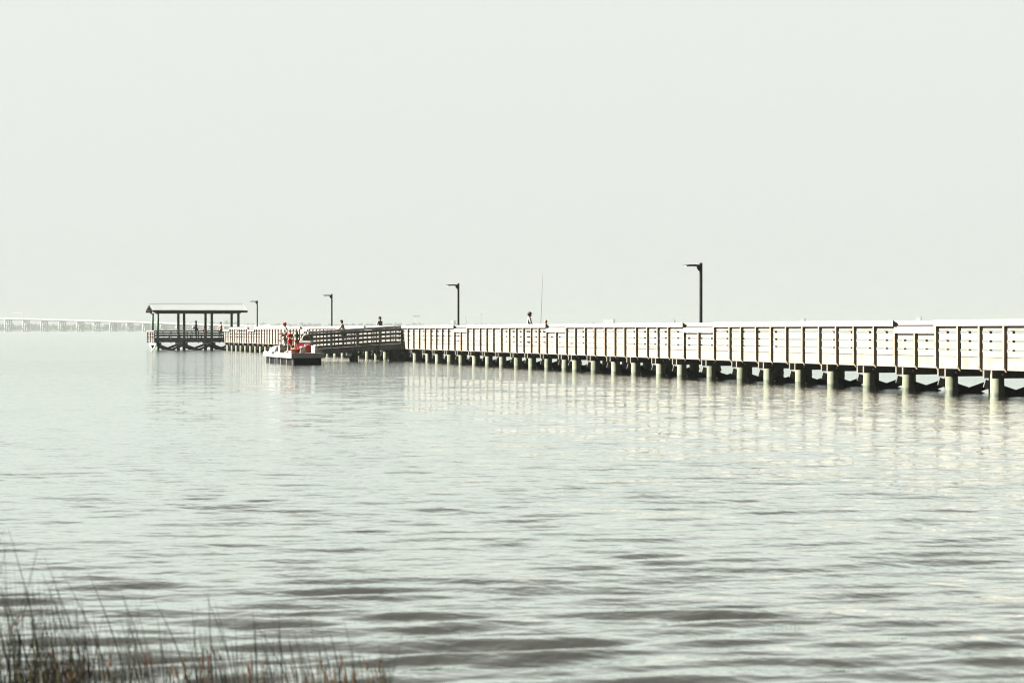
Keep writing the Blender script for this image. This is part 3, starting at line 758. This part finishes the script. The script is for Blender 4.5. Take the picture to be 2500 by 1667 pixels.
for a, b in zip(ends, ends[1:]):
    za, zb = topz(a), topz(b)
    mb = MB().hexa([(a + .2, 0, za - 1.2), (b - .2, 0, zb - 1.2), (b - .2, BW, zb - 1.2), (a + .2, BW, za - 1.2), (a + .2, 0, za), (b - .2, 0, zb), (b - .2, BW, zb), (a + .2, BW, za)])
    mb.build('deck_span', CONC, bridge)
    mb = MB()
    for q in (1.2, 6.5, 12, 17.5, 20.4): mb.hexa([(a + .4, q, za - 2.7), (b - .4, q, zb - 2.7), (b - .4, q + .5, zb - 2.7), (a + .4, q + .5, za - 2.7), (a + .4, q, za - 1.21), (b - .4, q, zb - 1.21), (b - .4, q + .5, zb - 1.21), (a + .4, q + .5, za - 1.21)])
    mb.build('girder', CONCD, bridge)
    mb = MB()
    for q in (-.05, BW - .3): mb.hexa([(a, q, za + .01), (b, q, zb + .01), (b, q + .35, zb + .01), (a, q + .35, za + .01), (a, q, za + 1.1), (b, q, zb + 1.1), (b, q + .35, zb + 1.1), (a, q + .35, za + 1.1)])
    mb.build('parapet', CONC, bridge)
for s in bsl:
    z = topz(s) - 2.75
    if z < 2: continue
    b_ = MB().box(s - 1.0, s + 1.0, .3, BW - .3, z - 1.6, z).build('bent_cap', CONC, bridge)
    for q in (1.2, 7.4, 13.6, 19.6): MB().tube([(s, q, -1.2), (s, q, z - 1.62)], [1.35, 1.35], 10).build('column', CONC, b_)
    if z > 11: MB().box(s - .5, s + .5, 2.2, BW - 2.2, z * .5 - .6, z * .5 + .6).build('strut', CONC, b_)
    MB().box(s - 1.8, s + 1.8, -.6, BW + .4, -1, 1.0).build('pile_footing', CONC, b_)
# vehicles
def bw(s, q, z): 
    return Vector((o0.x + s * math.cos(A30) - q * math.sin(A30), BZ + s * math.sin(A30) + q * math.cos(A30), z))
def car(label, s, q, m, kind='car'):
    z = topz(s) + .01; p = bw(s, q, z)
    slope = math.atan((topz(s + 3) - topz(s - 3)) / 6)
    r = thing('parked_car' if 0 else ('truck' if kind == 'truck' else 'car'), label, kind, p, A30, 'vehicles on the far bridge')
    r.rotation_euler = (0, -slope, A30)
    if kind == 'truck':
        MB().box(-7, 4, -1.25, 1.25, .9, 4.0).build('trailer', m, r)
        MB().prism([(4.4, .7), (7, .7), (7, 2.0), (6.5, 3.1), (4.4, 3.1)], 'y', -1.2, 1.2).build('cab', m, r)
        wx = (-5.8, -4.6, 5.6)
    else:
        MB().prism([(-2.2, .35), (2.2, .35), (2.25, .8), (1.5, .95), (-2.1, 1.0), (-2.25, .7)], 'y', -.9, .9).build('body', m, r)
        MB().prism([(-1.7, 1.0), (1.25, .97), (.5, 1.5), (-1.2, 1.52)], 'y', -.78, .78).build('cabin', GLASS, r)
        wx = (-1.35, 1.35)
    for x in wx:
        for sy in (-1, 1):
            d = .82 if kind != 'truck' else 1.05
            MB().tube([(x, sy * d - .1, .36), (x, sy * d + .1, .36)], [.36, .36], 10).build('wheel', RUBBER, r)
vx = [(5, 0, 'dark'), (20, 3, 'red'), (48, 0, 'dark'), (99, 0, 'dark'), (135, 1, 'grey'), (164, 1, 'grey'), (207, 1, 'grey'), (226, 0, 'dark'), (269, 0, 'dark'), (395, 0, 'dark'), (410, 1, 'grey')]
ordn = ['first', 'second', 'third', 'fourth', 'fifth', 'sixth', 'seventh', 'eighth', 'ninth', 'tenth', 'eleventh']
for i, (x, ci, cn) in enumerate(vx):
    car('tiny %s car on the far bridge, %s car counted from its left end' % (cn, ordn[i]), bs(x), 3.2, CARPAL[ci])
car('white truck on the far bridge just left of the pavilion', bs(325), 3.4, CARPAL[2], 'truck')
# overhead sign gantry
g0 = bs(28.5); g1 = bs(52.5)
gz = topz((g0 + g1) / 2)
gp = bw((g0 + g1) / 2, 1.0, gz)
gan = thing('sign_gantry', 'thin overhead sign gantry with four lamps above the far bridge', 'sign gantry', gp, A30)
hw_ = (g1 - g0) / 2
for s in (-1, 1): MB().box(s * hw_ - .25, s * hw_ + .25, -.25, .25, 0, 11.5).build('upright', CONC, gan)
MB().box(-hw_, hw_, -.3, .3, 11.52, 12.0).build('beam', CONC, gan)
MB().box(hw_ - 1.6, hw_ + 1.2, -.9, -.5, 9.4, 12.6).build('sign_panel', GREYP, gan)
for i in range(4): MB().box(-hw_ + 4 + i * 3.4, -hw_ + 5.1 + i * 3.4, -.8, -.32, 10.4, 11.5).build('lamp', GREYP, gan)

# ------------------------------------------------------------------ FAR SHORE
SZ = 4750.0
mb = MB()
prof = [(-14000, .5), (-1500, .9), (-1000, 2.0), (0, 2.5), (800, 2.0), (1500, 2.0), (14000, .5)]
vs = []; fs = []
nsh = 90
for i in range(nsh + 1):
    x = -2600 + 5200 * i / nsh
    wob = 40 * math.sin(i * .7) + 25 * math.sin(i * 1.9 + 1)
    vs += [(x, SZ - 160 + wob, -1.0), (x, SZ - 150 + wob, .6), (x, SZ + 60, 3.0), (x, SZ + 420, 4.0), (x, SZ + 430, -1.0)]
for i in range(nsh):
    for k in range(4): fs.append((5 * i + k, 5 * i + 5 + k, 5 * i + 6 + k, 5 * i + 1 + k))
mb.add(vs, fs, 0, True)
o = mb.build('far_shore', LAND, kind='structure')
# far woods: many small leafy clumps
rg = random.Random(21)
def treetop(x):
    pts = [(-700, 793), (0, 791), (330, 789), (480, 787), (530, 783), (575, 786), (610, 789), (640, 787), (700, 790), (760, 788), (960, 789), (1010, 787), (1060, 791), (1130, 789), (1260, 790), (1420, 790), (1460, 794), (1560, 797), (1800, 799), (3000, 800)]
    for (a, ya), (b, yb) in zip(pts, pts[1:]):
        if x <= b: return ya + (yb - ya) * (x - a) / (b - a)
    return 800
ico = [Vector(v) for v in ((0, 0, 1), (.894, 0, .447), (.276, .851, .447), (-.724, .526, .447), (-.724, -.526, .447), (.276, -.851, .447), (.724, .526, -.447), (-.276, .851, -.447), (-.894, 0, -.447), (-.276, -.851, -.447), (.724, -.526, -.447), (0, 0, -1))]
icf = [(0, 1, 2), (0, 2, 3), (0, 3, 4), (0, 4, 5), (0, 5, 1), (1, 6, 2), (2, 7, 3), (3, 8, 4), (4, 9, 5), (5, 10, 1), (6, 7, 2), (7, 8, 3), (8, 9, 4), (9, 10, 5), (10, 6, 1), (11, 7, 6), (11, 8, 7), (11, 9, 8), (11, 10, 9), (11, 6, 10)]
mb = MB()
px = -650
while px < 3000:
    Zt = SZ + rg.uniform(-20, 330)
    top = EYE + (HZ - treetop(px)) / F * Zt
    hgt = top * rg.uniform(.72, 1.08)
    X = (px - CX) / F * Zt
    rad = hgt * rg.uniform(.22, .4)
    for k in range(7):
        cz = rg.uniform(.25, .85) * hgt; rr = rad * rg.uniform(.35, .7)
        cx_ = X + rg.uniform(-1, 1) * rad; cy_ = Zt + rg.uniform(-1, 1) * rad
        mb.add([(cx_ + v.x * rr * rg.uniform(.7, 1.3), cy_ + v.y * rr * rg.uniform(.7, 1.3), cz + v.z * rr * rg.uniform(.7, 1.25)) for v in ico], icf)
    mb.bar((X, Zt, 1), (X, Zt, hgt * .6), .8, .8)
    px += rg.uniform(.8, 5.5)
mb.build('far_woods', WOODS, kind='stuff')
# houses along the far shore
def house(x, y, wpx, hpx, name, label, flat=False, Z=SZ - 70):
    s = F / Z; p = far(x, HZ, Z); wd = wpx / s; zt = EYE + (HZ - y) / s; h = max(hpx / s, zt - 1.4) if True else 0
    r = thing(name, label, 'house' if not flat else 'building', (p.x, Z, zt - h), R(-32 + rg.uniform(-8, 8)), 'buildings on the far shore')
    hh = h if flat else h * .72
    MB().box(-wd / 2, wd / 2, -5, 5, 0, hh).build('wall', HOUSEW, r)
    if flat: MB().box(-wd / 2 - .3, wd / 2 + .3, -5.3, 5.3, hh + .01, hh + .5).build('roof', HOUSEW, r)
    else: MB().prism([(-5.6, hh + .01), (5.6, hh + .01), (0, h)], 'x', -wd / 2 - .6, wd / 2 + .6).build('roof', HOUSER, r)
    nw = max(2, int(wd / 6))
    for i in range(nw):
        xx = -wd / 2 + wd * (i + .5) / nw
        MB().box(xx - .8, xx + .8, -5.06, -5.003, hh * .35, hh * .7).build('window', GLASS, r)
for x, y, wpx, hpx, flat, lab in ((598, 794, 26, 8, False, 'pale gabled house on the far shore between pavilion and smallest lamp post'),
        (656, 792, 24, 10, True, 'long white building on the far shore above the white cloth heap'),
        (684, 794, 18, 9, False, 'white gabled house on the far shore left of the red cap'),
        (726, 793, 30, 8, False, 'low pale house on the far shore above the girl with long hair'),
        (1107, 783, 9, 12, True, 'small square white block on the far shore just left of the second lamp post'),
        (1430, 788, 40, 8, True, 'long low white building on the far shore left of the taller white block'),
        (1487, 779, 28, 13, True, 'white flat-roofed block standing above the pier rail right of the child'),
        (1960, 777, 11, 10, True, 'tiny pale tower block above the rail, middle of the right-hand stretch'),
        (2243, 773, 12, 16, True, 'small white tower block above the rail near the nearest lowered section'),
        (1645, 781, 5, 12, True, 'slim pale tower on the far shore left of the largest-looking lamp post')):
    house(x, y, wpx, hpx, 'house' if not flat else 'far_building', lab, flat)
# stadium lights and masts
def mast(x, y, label, lamps):
    Z = SZ - 60; p = far(x, HZ, Z); h = EYE + (HZ - y) / F * Z
    r = thing('light_mast', label, 'light mast', (p.x, Z, 2), 0, 'tall light masts on the far shore')
    MB().tube([(0, 0, 0), (0, 0, h - 2)], [.7, .5], 8).build('pole', GREYP, r)
    for dx, dz in lamps: MB().box(dx - 1.6, dx + 1.6, -.5, .5, h - 3.4 + dz, h - 1.4 + dz).build('floodlight', GREYP, r)
    if len(lamps) > 1: MB().box(min(l[0] for l in lamps), max(l[0] for l in lamps), -.3, .3, h - 4.0, h - 3.5).build('crossbar', GREYP, r)
mast(1015, 771, 'tall stadium light mast with a rack of floodlights, right of the bun-haired woman', [(-4.5, 0), (-.8, .6), (5.5, .3), (9.5, 1.2), (1.5, -1)])
mast(1175, 767, 'plain slim light mast on the far shore between second lamp post and capped man', [(0, 0)])

# ------------------------------------------------------------------ WATER
def water():
    r1 = np.exp(np.linspace(math.log(7.2), math.log(160), 1500)); r2 = np.exp(np.linspace(math.log(160), math.log(4980), 110))[1:]
    rr = np.concatenate([r1, r2])
    a1 = np.linspace(R(-19), R(19), 330)
    a0 = np.linspace(R(-180), R(-19), 46)[:-1]; a2 = np.linspace(R(19), R(180), 46)[1:-1]
    aa = np.concatenate([a0, a1, a2]); nA = len(aa); nR = len(rr)
    RRm, AA = np.meshgrid(rr, aa, indexing='ij')
    X = RRm * np.sin(AA); Y = RRm * np.cos(AA)
    Zm = np.zeros_like(X)
    g = np.random.default_rng(5)
    dr = RRm * (math.log(160 / 7.2) / 1500)
    dl = RRm * (R(38) / 330)
    samp = np.maximum(dr, dl)
    for i in range(96):
        lam = .45 * math.exp(g.normal(0, .36)) if i % 4 else math.exp(g.uniform(math.log(1), math.log(6.5)))
        ang = R(90) + g.normal(0, R(12.5)) + R(10)           # travel mostly along the view
        k = 2 * math.pi / lam
        slope = (.040 if lam < 1 else .0075)
        ph = g.uniform(0, 6.28)
        fade = np.clip((lam / samp - 3) / 4, 0, 1)
        # slow modulation so that wave groups come and go
        mod = .68 + .32 * np.sin(X * g.uniform(-.5, .5) / lam ** .5 + Y * g.uniform(-.25, .25) / lam ** .5 + g.uniform(0, 6.28))
        q = k * (X * math.cos(ang) + Y * math.sin(ang)) + ph + .6 * np.sin(X * .9 / lam ** .6 + ph) 
        Zm += fade * mod * slope / k * np.sin(q)
    edge = np.clip((R(19) - np.abs(AA)) / R(3), 0, 1) * np.clip((160 - RRm) / 60, 0, 1)
    Zm *= edge * (.27 + .33 * np.clip((30 - RRm) / 22, 0, 1) ** 1.2 + .2 * np.clip((15.5 - RRm) / 6, 0, 1))
    co = np.stack([X, Y, Zm], -1).reshape(-1, 3)
    idx = np.arange(nR * nA).reshape(nR, nA)
    nxt = np.roll(idx, -1, axis=1)
    f = np.stack([idx[:-1], nxt[:-1], nxt[1:], idx[1:]], -1).reshape(-1, 4)
    me = bpy.data.meshes.new('water')
    me.vertices.add(len(co)); me.vertices.foreach_set('co', co.astype(np.float32).ravel())
    me.loops.add(f.size); me.loops.foreach_set('vertex_index', f.astype(np.int32).ravel())
    me.polygons.add(len(f)); me.polygons.foreach_set('loop_start', np.arange(0, f.size, 4, dtype=np.int32))
    me.polygons.foreach_set('use_smooth', np.ones(len(f), dtype=bool))
    me.update(); me.validate()
    o = bpy.data.objects.new('water', me); COL.objects.link(o); o['kind'] = 'structure'
    m = bpy.data.materials.new('bay water'); m.use_nodes = True
    n = m.node_tree.nodes; l = m.node_tree.links; p = n['Principled BSDF']
    n.remove(p); df = n.new('ShaderNodeBsdfDiffuse'); df.inputs['Color'].default_value = (.021, .0215, .0195, 1)
    gl = n.new('ShaderNodeBsdfGlossy'); gl.inputs['Color'].default_value = (.955, .985, .955, 1)
    tc = n.new('ShaderNodeTexCoord')
    def noise(sc, vec, det=3, rot=0):
        mp = n.new('ShaderNodeMapping'); mp.inputs['Scale'].default_value = vec; mp.inputs['Rotation'].default_value = (0, 0, rot)
        t = n.new('ShaderNodeTexNoise'); t.inputs['Scale'].default_value = sc; t.inputs['Detail'].default_value = det
        l.new(tc.outputs['Object'], mp.inputs[0]); l.new(mp.outputs[0], t.inputs['Vector']); return t.outputs['Fac']
    n1 = noise(1.0, (1.6, 2.6, 1), 3, .15); n2 = noise(1.0, (5.5, 8, 1), 3, -.2); n3 = noise(1.0, (.03, .06, 1), 2)
    b1 = n.new('ShaderNodeBump'); b1.inputs['Distance'].default_value = .06
    b2 = n.new('ShaderNodeBump'); b2.inputs['Distance'].default_value = .022
    mr = n.new('ShaderNodeMapRange'); mr.inputs['From Min'].default_value = .35; mr.inputs['From Max'].default_value = .65; mr.inputs['To Min'].default_value = .35; mr.inputs['To Max'].default_value = 1.0
    l.new(n3, mr.inputs['Value'])
    le = n.new('ShaderNodeVectorMath'); le.operation = 'LENGTH'; l.new(tc.outputs['Object'], le.inputs[0])
    def dist(a, b, c, d):
        q = n.new('ShaderNodeMapRange'); q.interpolation_type = 'SMOOTHSTEP'
        for k, v in (('From Min', a), ('From Max', b), ('To Min', c), ('To Max', d)): q.inputs[k].default_value = v
        l.new(le.outputs['Value'], q.inputs['Value']); return q.outputs[0]
    l.new(dist(30, 105, .7, 1.1), b1.inputs['Strength'])      # livelier in the shallows, calm further out
    mu = n.new('ShaderNodeMath'); mu.operation = 'MULTIPLY'; l.new(mr.outputs[0], mu.inputs[0]); l.new(dist(30, 105, .9, .9), mu.inputs[1])
    l.new(mu.outputs[0], b2.inputs['Strength'])
    l.new(n1, b1.inputs['Height']); l.new(n2, b2.inputs['Height']); l.new(b1.outputs[0], b2.inputs['Normal']); fr = n.new('ShaderNodeFresnel'); fr.inputs['IOR'].default_value = 1.333
    fm = n.new('ShaderNodeMapRange'); fm.interpolation_type = 'SMOOTHSTEP'
    for k, v in (('From Min', .05), ('From Max', .51), ('To Min', .02), ('To Max', .985)): fm.inputs[k].default_value = v
    ms = n.new('ShaderNodeMixShader'); l.new(fr.outputs[0], fm.inputs['Value']); l.new(fm.outputs[0], ms.inputs[0]); l.new(df.outputs[0], ms.inputs[1]); l.new(gl.outputs[0], ms.inputs[2])
    for q in (fr, gl, df): l.new(b2.outputs[0], q.inputs['Normal'])
    l.new(dist(45, 135, .025, .11), gl.inputs['Roughness']); l.new(ms.outputs[0], n['Material Output'].inputs['Surface'])
    me.materials.append(m)
water()
# shore under the camera
vs = []; fs = []; nx, ny = 40, 24
for j in range(ny + 1):
    for i in range(nx + 1):
        x = -14 + 28 * i / nx; y = -9 + 19.2 * j / ny
        z = .42 - max(0, y + 2) * .042 + .03 * math.sin(x * 1.3 + y) + .02 * math.sin(x * 3.1 - y * 2)
        if y < -7: z -= (-7 - y) * .6
        vs.append((x, y, z))
for j in range(ny):
    for i in range(nx): fs.append((j * (nx + 1) + i, j * (nx + 1) + i + 1, (j + 1) * (nx + 1) + i + 1, (j + 1) * (nx + 1) + i))
MB().add(vs, fs, 0, True).build('shore', MUD, kind='structure')

# ------------------------------------------------------------------ MARSH GRASS
rg = random.Random(11)
mb = MB()
def blade(x, y, h, lean, ang, w, mi, z0=-.05, n=6):
    dx, dy = math.cos(ang) * lean, math.sin(ang) * lean * .5
    vs = []; fs = []
    for i in range(n + 1):
        f = i / n; c = Vector((x + dx * f ** 1.5 * h, y + dy * f ** 1.5 * h, z0 + (h - z0) * f)); r = w * (1 - f) ** .7 + .0006
        for k in range(3):
            a = k * 2.094; vs.append((c.x + r * math.cos(a), c.y + r * math.sin(a), c.z))
    for i in range(n):
        for k in range(3): fs.append((3 * i + k, 3 * i + (k + 1) % 3, 3 * i + 3 + (k + 1) % 3, 3 * i + 3 + k))
    mb.add(vs, fs, mi, True)
def gx(px, y): return (px - CX) / F * y
for i in range(520):
    q = rg.random() ** 1.75
    px = -160 + q * 1120
    y = rg.uniform(8.9, 10.1)
    dens = max(0, 1 - max(0, px) / 980)
    # tip height from the picture: tall at the left edge, falling to the right
    tip = 1560 + 85 * (px / 950) - (130 * max(0, 1 - px / 260)) + rg.uniform(-95, 85)
    if rg.random() < .2: tip -= rg.uniform(20, 130) 
    h = EYE - (tip - HZ) / F * y
    h = max(.16, h)
    blade(gx(px, y), y, h, rg.uniform(.02, .34), R(180 + rg.uniform(-40, 40)) if rg.random() < .82 else R(rg.uniform(-40, 40)), rg.uniform(.0018, .0036), 0 if rg.random() < .78 else 1)
for px, tip, ln in ((75, 1285, .22), (150, 1395, .3), (225, 1395, .4), (262, 1395, .33), (400, 1460, .4), (475, 1480, .06), (512, 1435, .03), (620, 1485, .05), (682, 1490, .05), (640, 1515, .5), (785, 1540, .2), (800, 1535, .22), (130, 1430, .1), (330, 1450, .3), (30, 1400, .35)):
    y = rg.uniform(9.2, 9.9); h = EYE - (tip - HZ) / F * y
    blade(gx(px + ln * 330 * .5, y), y, h, ln, R(180), .0048, 0, n=8)
for i in range(96):
    px = -60 + rg.random() ** 1.3 * 1020; y = rg.uniform(9.0, 10.0)
    tip = 1590 + 50 * (px / 950) - (120 * max(0, 1 - px / 260)) * rg.random() + rg.uniform(-50, 60)
    h = max(.12, EYE - (tip - HZ) / F * y)
    x = gx(px, y); a = rg.uniform(-.2, .2)
    z0 = h - rg.uniform(.05, .13)
    blade(x + a * .1, y, h, a, 0, rg.uniform(.003, .006), 2, z0, 4)
    blade(x, y, h * .98, a * .3, 0, .003, 1)
for i in range(70):      # olive tufts at the lower left corner
    px = 40 + rg.gauss(0, 75); y = rg.uniform(9.2, 9.8)
    tip = 1610 + rg.uniform(-70, 60); h = max(.12, EYE - (tip - HZ) / F * y)
    blade(gx(px + 40, y), y, h, rg.uniform(0, .3), R(rg.choice((0, 180))), rg.uniform(.004, .008), 1)
mb.build('marsh_grass', [LEAFD, LEAFO, LEAFR], kind='stuff')

# ------------------------------------------------------------------ HAZE
bpy.ops.mesh.primitive_cube_add(size=1)
hz = bpy.context.object; hz.name = 'haze'; hz['kind'] = 'stuff'
hz.dimensions = (12000, 12000, 52); hz.location = (0, 0, -2.2 + 26)
hz.scale = (12000, 12000, 52)
m = bpy.data.materials.new('haze air'); m.use_nodes = True
n = m.node_tree.nodes; l = m.node_tree.links
n.remove(n['Principled BSDF'])
pv = n.new('ShaderNodeVolumePrincipled'); pv.inputs['Density'].default_value = .00021; pv.inputs['Anisotropy'].default_value = .0
pv.inputs['Color'].default_value = (.226, .246, .232, 1)
l.new(pv.outputs[0], n['Material Output'].inputs['Volume'])
hz.data.materials.append(m)
